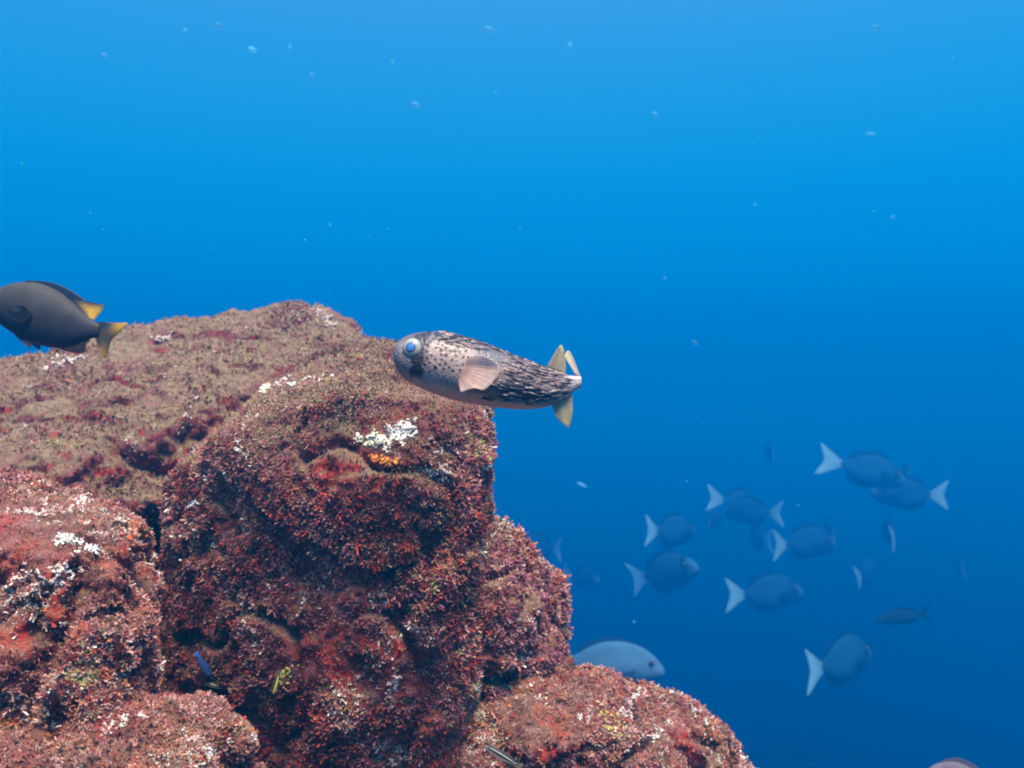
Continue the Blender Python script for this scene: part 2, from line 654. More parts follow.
# big boulder in the middle
mid = boulder('boulder', 'largest dark red boulder in the middle, below the spotted porcupinefish', [
    [(170, 478, .85), (202, 446, .80), (245, 418, .78), (300, 396, .76), (350, 390, .745), (410, 392, .74), (460, 402, .75), (490, 416, .79),
     (335, 334, 1.04), (395, 338, 1.02), (445, 366, .97), (492, 408, .90), (300, 362, .98),
     (330, 470, .715), (420, 480, .715), (470, 490, .74), (489, 470, .80), (484, 505, .83), (480, 470, .95),
     (330, 600, .735), (430, 620, .735), (478, 600, .79), (230, 560, .79), (175, 560, .87), (160, 640, .90),
     (200, 740, .86), (330, 800, .76), (460, 800, .76), (150, 900, .9), (460, 920, .8), (470, 900, 1.1), (200, 800, 1.2), (180, 500, 1.1)]],
    rmB, 23, it=4, ledge=.003, amp=.42)
right_lump = boulder('boulder', 'rounded purple lump of rock bulging from the right side of the largest boulder', [
    [(478, 512, .86), (500, 518, .84), (530, 540, .85), (554, 570, .86), (562, 610, .87), (562, 660, .88), (555, 720, .88),
     (450, 560, .79), (500, 575, .785), (535, 610, .80), (535, 670, .81), (450, 680, .77), (500, 730, .79),
     (440, 860, .8), (570, 880, .9), (470, 540, 1.05), (545, 590, 1.05), (550, 860, 1.1), (440, 860, 1.05)]],
    rmB, 37, it=5)
low_right = boulder('boulder', 'sloping mauve boulder at the bottom, lowest and farthest right of the reef', [
    [(520, 678, .80), (570, 664, .82), (612, 674, .83), (655, 690, .84), (704, 702, .86), (742, 740, .87), (768, 785, .88),
     (420, 722, .785), (480, 706, .775), (520, 735, .765), (560, 735, .765), (620, 750, .77), (690, 780, .79), (390, 800, .745),
     (400, 950, .74), (700, 950, .79), (800, 950, .95), (560, 700, 1.1), (700, 740, 1.1), (780, 900, 1.15), (420, 900, 1.1)]],
    rmC, 41, it=6, ledge=.005)
left_front = boulder('boulder', 'sunlit pinkish boulder at the left edge, above the rounded foreground rock', [
    [(-150, 500, .66), (-40, 476, .70), (40, 478, .72), (85, 484, .72), (125, 500, .70), (148, 522, .68),
     (-150, 560, .56), (0, 540, .575), (80, 550, .58), (115, 560, .60), (148, 560, .66), (128, 610, .64),
     (-150, 720, .535), (0, 700, .545), (85, 695, .55), (128, 690, .585), (118, 720, .66),
     (-150, 900, .55), (130, 900, .62), (-150, 520, .95), (110, 510, .9), (150, 560, .85), (130, 900, .9), (-150, 900, .95)]],
    rmC, 53, voxel=.0023, it=5, ledge=.005)
front = boulder('boulder', 'rounded foreground rock in the bottom left corner, nearest the camera', [
    [(-150, 660, .60), (-40, 660, .60), (60, 664, .60), (130, 676, .595), (195, 690, .60), (236, 714, .61), (260, 745, .615), (280, 800, .62),
     (-150, 790, .50), (0, 770, .515), (100, 770, .52), (190, 765, .55), (-150, 950, .49), (150, 950, .51), (260, 950, .57),
     (-150, 720, .72), (150, 720, .72), (250, 800, .72), (0, 950, .74), (260, 950, .72)]],
    rmC, 67, voxel=.0021, it=6, amp=.85, ledge=.005)
# the reef below the boulders, out of the frame
rb = bmesh.new()
hull_into(rb, [Vector(p) for p in ((-.9, .3, -.42), (.20, .42, -.42), (.22, .8, -.46), (-.1, 1.5, -.8), (-1.2, 1.7, -.5),
                                   (-1.6, .2, -1.6), (.5, .2, -1.6), (.6, 1.2, -1.6), (.1, 2.2, -1.6), (-1.8, 2.4, -1.6))])
rme = remesh_smooth(rb, .03, 8, .015)
v_, n_ = mesh_np(rme)
v_ = v_ + n_ * (.05 * fbm(v_, 5, 4, 90) + .012 * fbm(v_, 25, 3, 91))[:, None]
rme.vertices.foreach_set('co', v_.astype(np.float32).ravel())
rme.update()
rme.materials.clear()
rme.materials.append(rmB)
rme.polygons.foreach_set('use_smooth', np.ones(len(rme.polygons), bool))
ro = bpy.data.objects.new('seabed', rme)
C.objects.link(ro)
tag(ro, kind='structure')

side = {'black': 1.0, 'maroon': 2.0, 'red': .9, 'plum': 1.2, 'mauve': 1.8, 'pink': .7, 'rust': 1.1, 'orange': .25, 'cream': .10}
bright = {'black': .5, 'maroon': 1.2, 'rust': 1.4, 'mauve': 1.7, 'pink': 1.7, 'red': .9, 'cream': .6, 'tan': 1.2, 'orange': .5}
turfy = {'maroon': .5, 'brown': 2.6, 'tan': 2.4, 'mauve': .7, 'pink': .3, 'rust': .5, 'olive': .4}
turf2 = {'maroon': .8, 'mauve': 1.6, 'red': .6, 'pink': 1.5, 'rust': 1.6, 'tan': 1.0, 'brown': 1.0, 'orange': .3, 'cream': .35}
grow(back, 101, .0044, .0032, side, turfy, .0026, top_bare=.95, cover=.85)
grow(mid, 102, .0033, .0029, dict(side, mauve=2.6, pink=1.1, black=.9, red=1.3, maroon=2.8), turfy, .0024, top_bare=.9, cover=.95, side_cover=.74)
grow(right_lump, 103, .0032, .0032, {'plum': 2.0, 'mauve': 2.2, 'pink': 1.1, 'maroon': 1.6, 'red': .5, 'rust': .2}, turf2, .0024, side_cover=.75)
grow(low_right, 104, .0032, .0030, bright, turf2, .0024, side_cover=.8)
grow(left_front, 105, .0030, .0025, bright, turf2, .0021, side_cover=.78)
grow(front, 106, .0028, .0023, bright, turf2, .0020, side_cover=.76)

WHITE = [(.60, .59, .57), (.50, .50, .51), (.58, .53, .46)]
PINKW = [(.50, .39, .35), (.42, .29, .27), (.54, .47, .42)]
for i, a in enumerate([
    ('white_crust', 'bright white crust high on the dark red face', 402, 434, 21, 15, 46, .0032, WHITE, -.4),
    ('white_crust', 'cream and white crust beside the brightest white patch', 376, 444, 16, 10, 36, .003, [(.66, .62, .42), (.75, .72, .6)], 0),
    ('white_crust', 'pale pink row of lumps on the top of the boulder', 298, 381, 22, 5, 10, .0045, PINKW, -.15),
    ('white_crust', None, 268, 388, 12, 5, 8, .004, [(.6, .55, .38), (.7, .6, .5)], 0),
    ('orange_sponge', 'orange sponge below the brightest white patch', 387, 462, 22, 7, 26, .003, [(.62, .22, .03), (.55, .15, .03)], .2),
    ('red_sponge', 'red sponge low in the crevice beside the foreground rock', 262, 735, 16, 28, 60, .004, [(.42, .02, .015), (.30, .015, .02)], .5),
    ('red_sponge', None, 320, 500, 30, 14, 26, .003, [(.45, .04, .02), (.36, .03, .02)], .3),
    ('white_crust', None, 382, 598, 6, 12, 14, .0025, WHITE, 0),
    ('white_crust', None, 348, 728, 8, 16, 22, .0025, PINKW, .2),
    ('white_crust', None, 395, 690, 5, 16, 16, .0022, PINKW, .1),
    ('white_crust', None, 243, 628, 12, 8, 12, .0025, PINKW, 0),
    ('yellow_sponge', 'yellow green sponge on the dark face', 285, 672, 8, 14, 16, .003, [(.40, .36, .08), (.3, .26, .1)], .3),
    ('white_crust', 'white patch on the slope of the bottom boulder', 628, 703, 8, 14, 26, .0026, WHITE, .2),
    ('white_crust', None, 655, 735, 8, 6, 10, .0025, WHITE, 0),
    ('white_crust', None, 590, 715, 4, 12, 10, .0022, PINKW, .2),
    ('yellow_sponge', 'olive yellow sponge on the bottom boulder', 612, 725, 14, 12, 24, .003, [(.36, .30, .07), (.44, .34, .12)], 0),
    ('white_crust', 'bright white patch on the sunlit boulder', 82, 545, 18, 7, 20, .0026, WHITE, .3),
    ('white_crust', 'pale pink crust spreading over the sunlit boulder', 38, 578, 34, 12, 26, .003, PINKW, -.25),
    ('white_crust', None, 20, 600, 26, 14, 16, .0026, PINKW, .2),
    ('white_crust', None, 80, 502, 16, 5, 14, .0025, PINKW, -.3),
    ('white_crust', None, 30, 512, 24, 6, 18, .0025, PINKW, 0),
    ('orange_sponge', None, 138, 535, 16, 12, 16, .0028, [(.50, .12, .03), (.42, .07, .02)], .2),
    ('yellow_sponge', 'olive yellow sponge at the foot of the sunlit boulder', 90, 672, 16, 18, 44, .0028, [(.22, .18, .06), (.17, .15, .05), (.34, .3, .17)], .3),
    ('white_crust', 'small white crust on the foreground rock', 204, 752, 8, 7, 14, .0022, WHITE, 0),
    ('white_crust', None, 120, 722, 14, 8, 14, .0024, PINKW, 0),
    ('white_crust', None, 60, 365, 18, 5, 12, .004, PINKW, -.3),
    ('white_crust', None, 325, 318, 12, 8, 14, .004, PINKW, .5),
    ('white_crust', None, 165, 340, 12, 4, 9, .004, PINKW, 0),
    ('white_crust', None, 192, 503, 5, 4, 4, .004, WHITE, 0),
]):
    patch(a[0], a[1], *a[2:8], a[8], 300 + i, rot=a[9])

# ------------------------------------------------------------------ fish builders


def loft(stations, nr=60, ns=40, e=.9, colour=None, bend=None):
    """closed fish body from stations (x, top, bottom, half width); returns verts, tris, quads"""
    st = np.array(stations, float)
    if st[0, 0] > st[-1, 0]:
        st = st[::-1]
    s = (1 - np.cos(np.linspace(0, math.pi, nr))) / 2 * .75 + np.linspace(0, 1, nr) * .25
    x = st[0, 0] + (st[-1, 0] - st[0, 0]) * s
    top, bot, wd = (catmull(st[:, 0], st[:, k], x) for k in (1, 2, 3))
    a = np.linspace(0, 2 * math.pi, ns, endpoint=False)
    ca, sa = np.cos(a), np.sin(a)
    ca, sa = np.sign(ca) * np.abs(ca) ** e, np.sign(sa) * np.abs(sa) ** e
    mid_, hh = (top + bot) / 2, (top - bot) / 2
    V = np.stack([np.repeat(x[:, None], ns, 1), wd[:, None] * ca[None], mid_[:, None] + hh[:, None] * sa[None]], 2).reshape(-1, 3)
    i = np.arange(nr - 1)[:, None] * ns
    k = np.arange(ns)[None]
    k2 = (k + 1) % ns
    F = np.stack([i + k, i + k2, i + ns + k2, i + ns + k], 2).reshape(-1, 4)
    n0 = len(V)
    V = np.vstack([V, [[x[0], 0, mid_[0]], [x[-1], 0, mid_[-1]]]])
    kk = np.arange(ns)
    T = np.vstack([np.stack([np.full(ns, n0), (kk + 1) % ns, kk], 1),
                   np.stack([np.full(ns, n0 + 1), (nr - 1) * ns + kk, (nr - 1) * ns + (kk + 1) % ns], 1)])
    return V, T, F


def fin(root_pts, tip_pts, nu=24, nv=8, th=.01, ripple=0., rays=14, yoff=None, colf=None):
    """a fin spread between a root line and an outer edge (both lists of (x, z) or (x, y, z)), with its own thickness and rays"""
    def line(pts):
        p = np.array([(q[0], 0, q[1]) if len(q) == 2 else q for q in pts], float)
        t = np.linspace(0, 1, len(p))
        u = np.linspace(0, 1, nu)
        return np.stack([catmull(t, p[:, k], u) if len(p) > 2 else np.interp(u, t, p[:, k]) for k in range(3)], 1)
    a, b = line(root_pts), line(tip_pts)
    vv = np.linspace(0, 1, nv)
    G = a[:, None] * (1 - vv)[None, :, None] + b[:, None] * vv[None, :, None]
    uu = np.linspace(0, 1, nu)
    rp = ripple * np.sin(uu * 11)[:, None] * vv[None]
    t = th * (1 - .75 * vv)[None] * (1 + .55 * np.cos(uu * rays * 2 * math.pi))[:, None]
    # thickness along the local normal
    du = np.gradient(G, axis=0)
    dv = np.gradient(G, axis=1)
    N = np.cross(du, dv)
    N /= np.linalg.norm(N, axis=2)[..., None] + 1e-9
    A = G + N * (rp + t)[..., None]
    B = G + N * (rp - t)[..., None]
    V = np.concatenate([A.reshape(-1, 3), B.reshape(-1, 3)])
    i = np.arange(nu - 1)[:, None] * nv
    j = np.arange(nv - 1)[None]
    f = np.stack([i + j, i + j + 1, i + nv + j + 1, i + nv + j], 2).reshape(-1, 4)
    off = nu * nv
    F = [f, f[:, ::-1] + off]
    # close the rim
    rim = [k for k in range(nv)] + [r * nv + nv - 1 for r in range(1, nu)] + [(nu - 1) * nv + k for k in range(nv - 2, -1, -1)] + [r * nv for r in range(nu - 2, 0, -1)]
    rim = np.array(rim)
    r2 = np.roll(rim, -1)
    F.append(np.stack([rim, rim + off, r2 + off, r2], 1))
    uvu = np.tile(np.repeat(uu, nv), 2)
    uvv = np.tile(np.tile(vv, nu), 2)
    return V, np.concatenate(F), uvu, uvv


def fin_obj(name, parent, colf, mat=None, **kw):
    V, F, u, v = fin(**kw)
    c = colf(u, v, V)
    g = Geo()
    g.add(V, F, c)
    return g.build(name, mat or M_FIN, parent)


def mixc(a, b, t):
    t = np.asarray(t)[:, None]
    return np.array(a)[None] * (1 - t) + np.array(b)[None] * t


def eye(parent, c, r, outward, iris, pupil, ring=1.0, pr=.55, nm='eye'):
    """a domed eye: eyeball with iris, and a pupil set on it"""
    d = Vector(outward).normalized()
    q = d.to_track_quat('Z', 'Y').to_matrix()
    g = Geo()
    nr, ns = 12, 28
    V, F = [], []
    cc = []
    for i in range(nr + 1):
        th = i / nr * math.pi
        for k in range(ns):
            a = k / ns * 2 * math.pi
            p = Vector((math.sin(th) * math.cos(a), math.sin(th) * math.sin(a), math.cos(th) * .62)) * r
            V.append(Vector(c) + q @ p)
            t = math.sin(th) if th < math.pi / 2 else 1
            edge = sstep(.86, 1.0, np.array([t]))[0]
            cc.append(np.array(iris) * (1 - .75 * edge))
    for i in range(nr):
        for k in range(ns):
            F.append((i * ns + k, (i + 1) * ns + k, (i + 1) * ns + (k + 1) % ns, i * ns + (k + 1) % ns))
    g.add(np.array(V), F, np.array(cc))
    e = g.build(nm, M_EYE, parent)
    g = Geo()
    V, F = [], []
    for i in range(6):
        th = i / 5 * math.pi * .5
        for k in range(ns):
            a = k / ns * 2 * math.pi
            p = Vector((math.sin(th) * math.cos(a) * pr, math.sin(th) * math.sin(a) * pr, .50 + .16 * math.cos(th))) * r
            V.append(Vector(c) + q @ p)
    for i in range(5):
        for k in range(ns):
            F.append((i * ns + k, (i + 1) * ns + k, (i + 1) * ns + (k + 1) % ns, i * ns + (k + 1) % ns))
    rim = np.repeat(sstep(.60, .95, np.sin(np.arange(6) / 5 * math.pi * .5)), ns)
    g.add(np.array(V), F, mixc(pupil, np.array(pupil) * .12, rim))
    g.build('pupil', M_EYE, e)
    return e


def aim(yaw, pitch=0, roll=0):
    """fish local +X is its nose; yaw 0 swims right, 180 left, 90 straight away; pitch lifts the nose"""
    return (Matrix.Rotation(R(yaw), 3, 'Z') @ Matrix.Rotation(R(-pitch), 3, 'Y') @ Matrix.Rotation(R(roll), 3, 'X')).to_euler()


def copy_tree(o, parent=None):
    c = o.copy()
    C.objects.link(c)
    c.parent = parent
    for ch in list(o.children):
        copy_tree(ch, c)
    return c


# ------------------------------------------------------------------ spotted porcupinefish


def porcupinefish():
    D = .60
    k = D / FPX                                   # metres per picture pixel at its distance
    cx, cy = 488, 372
    root = empty('porcupinefish', P(cx, cy, D), aim(180 + 6))
    tag(root, 'spotted porcupinefish with folded spines and blue eye swimming left above the boulders', 'fish')
    X = lambda px: (cx - px) * k                  # local x grows towards the nose, the fish faces left
    Z = lambda py: (cy - py) * k
    rows = [(393.5, 353, 359, 1.5), (395, 348, 365, 9), (398, 343.5, 371, 15), (404, 338.5, 378, 20), (412, 335, 384, 24), (422, 333, 389, 27),
            (436, 332.2, 394.5, 30), (452, 334.5, 399.5, 31.5), (468, 338.5, 403, 31), (484, 343.5, 405.8, 29), (500, 349.5, 407.8, 26.5), (516, 356, 409, 23),
            (532, 362, 409, 19), (546, 367.5, 407, 14.5), (558, 372, 402.5, 10), (568, 374.5, 396.5, 6.5), (576, 375.5, 390, 4.3), (582, 376, 386, 3)]
    st = [(X(a), Z(b), Z(c), d * k) for a, b, c, d in rows]
    V, T, F = loft(st, 230, 150, .93)
    px, py = cx - V[:, 0] / k, cy - V[:, 2] / k
    top = np.interp(px, [r[0] for r in rows], [r[1] for r in rows])
    bot = np.interp(px, [r[0] for r in rows], [r[2] for r in rows])
    h = (bot - py) / (bot - top)                  # 0 belly .. 1 back
    q = np.stack([px, py, np.sign(V[:, 1]) * 40], 1)
    rear = sstep(455, 520, px)
    # ground colour: pale pinkish grey flank, brown back, tan belly
    c = mixc((.35, .235, .205), (.11, .075, .068), sstep(.70, .95, h))
    c = c * (1 - .35 * sstep(0, .9, fbm(q, .08, 3, 5) + .2))[:, None]
    dark = np.array((.022, .017, .026))
    # dark, streaked hind part, darkest along the lower flank
    st1 = fbm(q * np.array([.22, 1.0, 1.0]) + .06 * np.stack([py, -px, 0 * px], 1), .30, 3, 8)
    low = sstep(.52, .20, h) * sstep(448, 500, px)
    dk = np.clip(rear * .45 + low * .75 + st1 * (.25 + .6 * rear), 0, 1) * sstep(.0, .12, h)
    c = c * (1 - dk[:, None]) + dark * dk[:, None]
    # back of the head dusky
    dk = sstep(.86, .98, h) * sstep(400, 440, px) * .6
    c = c * (1 - dk[:, None]) + np.array((.10, .08, .08)) * dk[:, None]
    # dark bar through the eye
    bx = 421 - (py - 345) * .16
    bar = sstep(9.0, 5.0, np.abs(px - bx + 2.5 * noise(q, .18, 9))) * sstep(.03, .16, h) * sstep(1.0, .93, h) * .95
    bar *= sstep(-3, 5, px - 402)
    c = c * (1 - bar[:, None]) + np.array((.016, .013, .016)) * bar[:, None]
    # snout grey
    sn = sstep(412, 398, px) * .7
    c = c * (1 - sn[:, None]) + np.array((.13, .115, .12)) * sn[:, None]
    mo_ = sstep(.1, .5, fbm(q, .22, 3, 21)) * sstep(425, 405, px) * .6
    c = c * (1 - mo_[:, None]) + np.array((.30, .24, .23)) * mo_[:, None]
    # large dusky blotch above the pectoral fin
    bl = sstep(1.15, .75, np.hypot((px - 488) / 15, (py - 358 - (px - 488) * .35) / 8.5))
    c = c * (1 - bl[:, None] * .85) + np.array((.075, .07, .08)) * bl[:, None] * .85
    # tan belly, its colour lightened to stand in for light bounced off the rock
    be = sstep(.20, .07, h + .03 * noise(q, .25, 3)) * sstep(402, 420, px) * sstep(560, 530, px)
    c = c * (1 - be[:, None]) + np.array((.58, .36, .26)) * be[:, None]
    # peduncle pale
    pd = sstep(562, 572, px) * .8
    c = c * (1 - pd[:, None]) + np.array((.46, .36, .33)) * pd[:, None]
    # black spots on cheek and shoulder
    rng = np.random.default_rng(3)
    spots = []
    while len(spots) < 46:
        s_ = np.array([rng.uniform(420, 472), rng.uniform(340, 374)])
        if np.hypot(*(s_ - (412, 351))) < 12 or abs(s_[0] - (421 - (s_[1] - 345) * .16)) < 7:
            continue
        if all(np.hypot(*(s_ - t)) > 4.2 for t in spots):
            spots.append(s_)
    for _ in range(90):                           # fainter speckles over the crown and back
        spots.append(np.array([rng.uniform(424, 520), rng.uniform(332, 344)]))
    for s_ in spots:
        r = rng.uniform(1.1, 1.8)
        m_ = sstep(r + .5, r - .3, np.hypot(px - s_[0], py - s_[1]))
        c = c * (1 - m_[:, None]) + np.array((.006, .005, .007)) * m_[:, None]
    g = Geo()
    g.add(V, F, c)
    g.f3.append(T)
    # folded spines lying back along the flanks: part of the skin
    nr, ns = 230, 150
    Vg = V[:nr * ns].reshape(nr, ns, 3)
    cen = Vg.mean(1, keepdims=True)
    n_sp = 0
    for _ in range(5200):
        if n_sp > 540:
            break
        i, j = rng.integers(6, nr - 6), rng.integers(ns)
        p = Vg[i, j]
        ppx, ppy = cx - p[0] / k, cy - p[2] / k
        hh = (np.interp(ppx, [r[0] for r in rows], [r[2] for r in rows]) - ppy) / max(1, np.interp(ppx, [r[0] for r in rows], [r[2] for r in rows]) - np.interp(ppx, [r[0] for r in rows], [r[1] for r in rows]))
        if ppx < 436 or ppx > 564 or hh < .10:
            continue
        if ppx < 480 and hh < .8:
            continue
        if np.hypot((ppx - 488) / 15, (ppy - 358) / 8.5) < .9:
            continue
        t = Vg[i - 5, j] - Vg[i + 5, j]           # towards the tail (x falls)
        t = t / np.linalg.norm(t)
        nrm = p - cen[i, 0]
        nrm = nrm / np.linalg.norm(nrm)
        L = k * rng.uniform(8, 15)
        wdt = k * rng.uniform(.75, 1.35)
        s_ = np.cross(t, nrm)
        s_ /= np.linalg.norm(s_)
        tip = p + t * L + nrm * L * rng.uniform(.03, .10) + s_ * L * rng.uniform(-.12, .12)
        vs = np.array([p + s_ * wdt - nrm * wdt * .2, p + nrm * wdt * 1.1, p - s_ * wdt - nrm * wdt * .2, tip])
        pale = rng.random() < .62
        col = np.array((.40, .29, .265) if pale else (.06, .045, .05)) * rng.uniform(.75, 1.15)
        g.add(vs, [(0, 1, 3), (1, 2, 3), (2, 0, 3)], col)
        n_sp += 1
    g.build('body', M_SKIN, root)
    # fins
    fc = lambda a, b: (lambda u, v, V: mixc(a, b, v) * (1 + .18 * np.cos(u * 14 * 2 * math.pi))[:, None])
    yel = fc((.46, .33, .16), (.55, .46, .22))
    fin_obj('dorsal_fin', root, yel, root_pts=[(X(547), Z(367)), (X(556), Z(371)), (X(566), Z(374))],
            tip_pts=[(X(558), Z(348)), (X(562), Z(344)), (X(564.5), Z(349)), (X(567), Z(364))], th=k * .5, ripple=k * .8, rays=9)
    fin_obj('anal_fin', root, yel, root_pts=[(X(552), Z(404)), (X(562), Z(400)), (X(573), Z(393))],
            tip_pts=[(X(556), Z(416)), (X(563), Z(423)), (X(570), Z(427)), (X(573.5), Z(412))], th=k * .5, ripple=k * .8, rays=9)
    fin_obj('tail_fin', root, fc((.50, .40, .32), (.56, .46, .28)), root_pts=[(X(577), 0, Z(374)), (X(582), 0, Z(379)), (X(581), 0, Z(387))],
            tip_pts=[(X(567), -.008, Z(354)), (X(572.5), -.014, Z(348)), (X(580), -.020, Z(354)), (X(585.5), -.024, Z(369)), (X(586), -.024, Z(383)), (X(582), -.018, Z(389))], th=k * .6, ripple=k * .6, rays=9)
    # pectoral fins: broad fans held out from the flank (local -Y faces away from / towards the lens by yaw)
    pk = lambda u, v, V: mixc((.58, .34, .27), (.64, .47, .39), v) * (1 + .05 * np.cos(u * 15 * 2 * math.pi))[:, None]
    for sgn in (1, -1):
        y0 = 28.5 * k * sgn
        fin_obj('pectoral_fin', root, pk, root_pts=[(X(463), y0, Z(362)), (X(459), y0, Z(371)), (X(457), y0 * .98, Z(382))],
                tip_pts=[(X(474), y0 + sgn * .007, Z(358)), (X(487), y0 + sgn * .013, Z(362)), (X(495), y0 + sgn * .016, Z(371)), (X(489), y0 + sgn * .017, Z(383)),
                         (X(480), y0 + sgn * .016, Z(393)), (X(470), y0 + sgn * .013, Z(391)), (X(458), y0 + sgn * .009, Z(393))],
                nu=60, nv=12, th=k * .45, ripple=k * 1.3, rays=15)
    for sgn in (1, -1):
        eye(root, (X(413), 20.5 * k * sgn, Z(351)), 10.4 * k, (.35, sgn, .12), (.27, .26, .22), (.06, .16, .42), pr=.50)
    # mouth: a small beak line of pale lips
    g = Geo()
    n = 26
    ring = []
    for i in range(n):
        a = -1.25 + 2.5 * i / (n - 1)
        ring.append(np.array([X(393.6) - (1 - math.cos(a)) * 9 * k, math.sin(a) * 8.5 * k, Z(358.5) - .6 * k * math.cos(a)]))
    for dz in (1.1, -1.1):
        V_, F_ = [], []
        for i, p in enumerate(ring):
            for b in range(6):
                t = b / 6 * 2 * math.pi
                V_.append(p + np.array([math.cos(t) * 1.3, 0, math.sin(t) * 1.2 + dz]) * k)
        for i in range(n - 1):
            for b in range(6):
                F_.append((i * 6 + b, i * 6 + (b + 1) % 6, (i + 1) * 6 + (b + 1) % 6, (i + 1) * 6 + b))
        g.add(np.array(V_), F_, (.30, .24, .24))
    g.build('lips', M_SKIN, root)
    return root


porcupinefish()

# ------------------------------------------------------------------ dark damselfish at the left edge


def damselfish():
    D = .72
    k = D / FPX
    cx, cy = 50, 312
    root = empty('damselfish', P(cx, cy, D), aim(180, 0))
    tag(root, 'dark grey damselfish with yellow edged tail swimming left out of the frame', 'fish')
    X = lambda px: (cx - px) * k
    Z = lambda py: (cy - py) * k
    rows = [(-16, 302, 306, 1), (-13, 297, 311, 5), (-6, 291, 318, 9), (2, 287, 325, 12), (12, 283.5, 332, 14.5), (24, 282, 339, 16), (38, 283, 344.5, 16.5),
            (52, 288, 347.5, 15.5), (64, 295, 348, 13.5), (76, 305, 345, 10), (86, 315, 341, 6.5), (94, 321, 338, 4), (100, 324, 337, 2.4)]
    V, T, F = loft([(X(a), Z(b), Z(c), d * k) for a, b, c, d in rows], 110, 64, .95)
    px, py = cx - V[:, 0] / k, cy - V[:, 2] / k
    q = np.stack([px, py, V[:, 1] / k], 1)
    t_ = np.interp(px, [r[0] for r in rows], [r[1] for r in rows])
    b_ = np.interp(px, [r[0] for r in rows], [r[2] for r in rows])
    h = (b_ - py) / (b_ - t_)
    c = mixc((.022, .023, .028), (.046, .039, .038), sstep(.3, .95, h + .15 * noise(q, .06, 2)))
    fc = sstep(14, -8, px)
    c = c * (1 - fc[:, None] * .5) + np.array((.075, .055, .05)) * fc[:, None] * .5
    bl = sstep(1.2, .6, np.hypot((px - 26) / 13, (py - 318) / 9)) * .6
    c = c * (1 - bl[:, None]) + np.array((.03, .035, .06)) * bl[:, None]
    sc = .5 + .5 * np.cos(px * 1.35) * np.cos(py * 1.35 + (np.floor(px * .43) % 2) * 3.1)
    c = c * (1 - .16 * sc)[:, None]
    g = Geo()
    g.add(V, F, c)
    g.f3.append(T)
    g.build('body', M_SCALE, root)
    dk, ye = (.028, .025, .03), (.95, .55, .02)
    fin_obj('dorsal_fin', root, lambda u, v, V: mixc(dk, ye, sstep(.62, .85, u) * sstep(.05, .5, v)), root_pts=[(X(20), Z(284)), (X(45), Z(287)), (X(66), Z(298)), (X(88), Z(318))],
            tip_pts=[(X(26), Z(280)), (X(50), Z(282)), (X(70), Z(290)), (X(90), Z(303)), (X(103), Z(305)), (X(101), Z(312)), (X(94), Z(320))], nu=40, th=k * .6, rays=14)
    fin_obj('anal_fin', root, lambda u, v, V: mixc(dk, (.16, .14, .05), sstep(.7, 1, u) * v), root_pts=[(X(56), Z(346)), (X(72), Z(345)), (X(90), Z(338))],
            tip_pts=[(X(62), Z(350)), (X(76), Z(353)), (X(85), Z(352)), (X(87), Z(345)), (X(91), Z(340))], th=k * .6, rays=10)
    fin_obj('tail_fin', root, lambda u, v, V: mixc(mixc(dk, (.15, .13, .06), v)[0] * 0 + np.array((.06, .055, .04)), ye, sstep(.3, .8, v) * (sstep(.5, .15, u) + .5 * sstep(.6, .95, u))),
            root_pts=[(X(96), Z(322)), (X(98), Z(330)), (X(96), Z(338))],
            tip_pts=[(X(120), Z(323)), (X(128), Z(323.5)), (X(122), Z(331)), (X(113), Z(339)), (X(110), Z(348)), (X(107), Z(358)), (X(102), Z(354))], nu=40, th=k * .6, rays=14)
    for s_ in (1, -1):
        fin_obj('pelvic_fin', root, lambda u, v, V: mixc(dk, (.10, .05, .08), v), root_pts=[(X(18), 6 * k * s_, Z(335)), (X(26), 6 * k * s_, Z(339))],
                tip_pts=[(X(28), 9 * k * s_, Z(344)), (X(36), 9 * k * s_, Z(349)), (X(37), 9 * k * s_, Z(345))], nu=14, th=k * .5, rays=5)
        fin_obj('pectoral_fin', root, lambda u, v, V: mixc((.020, .018, .020), (.022, .020, .021), v), root_pts=[(X(17), 15.2 * k * s_, Z(309)), (X(17), 15.2 * k * s_, Z(316))],
                tip_pts=[(X(34), 17.0 * k * s_, Z(308)), (X(40), 17.2 * k * s_, Z(313)), (X(41), 17.4 * k * s_, Z(318)), (X(38), 17.4 * k * s_, Z(323)), (X(31), 17 * k * s_, Z(326)), (X(22), 16.4 * k * s_, Z(322))], nu=40, th=k * .12, rays=9)
        eye(root, (X(-2), 9.2 * k * s_, Z(301)), 4.6 * k, (.25, s_, .1), (.10, .12, .22), (.01, .01, .02))
    return root


damselfish()

# ------------------------------------------------------------------ open-water fish


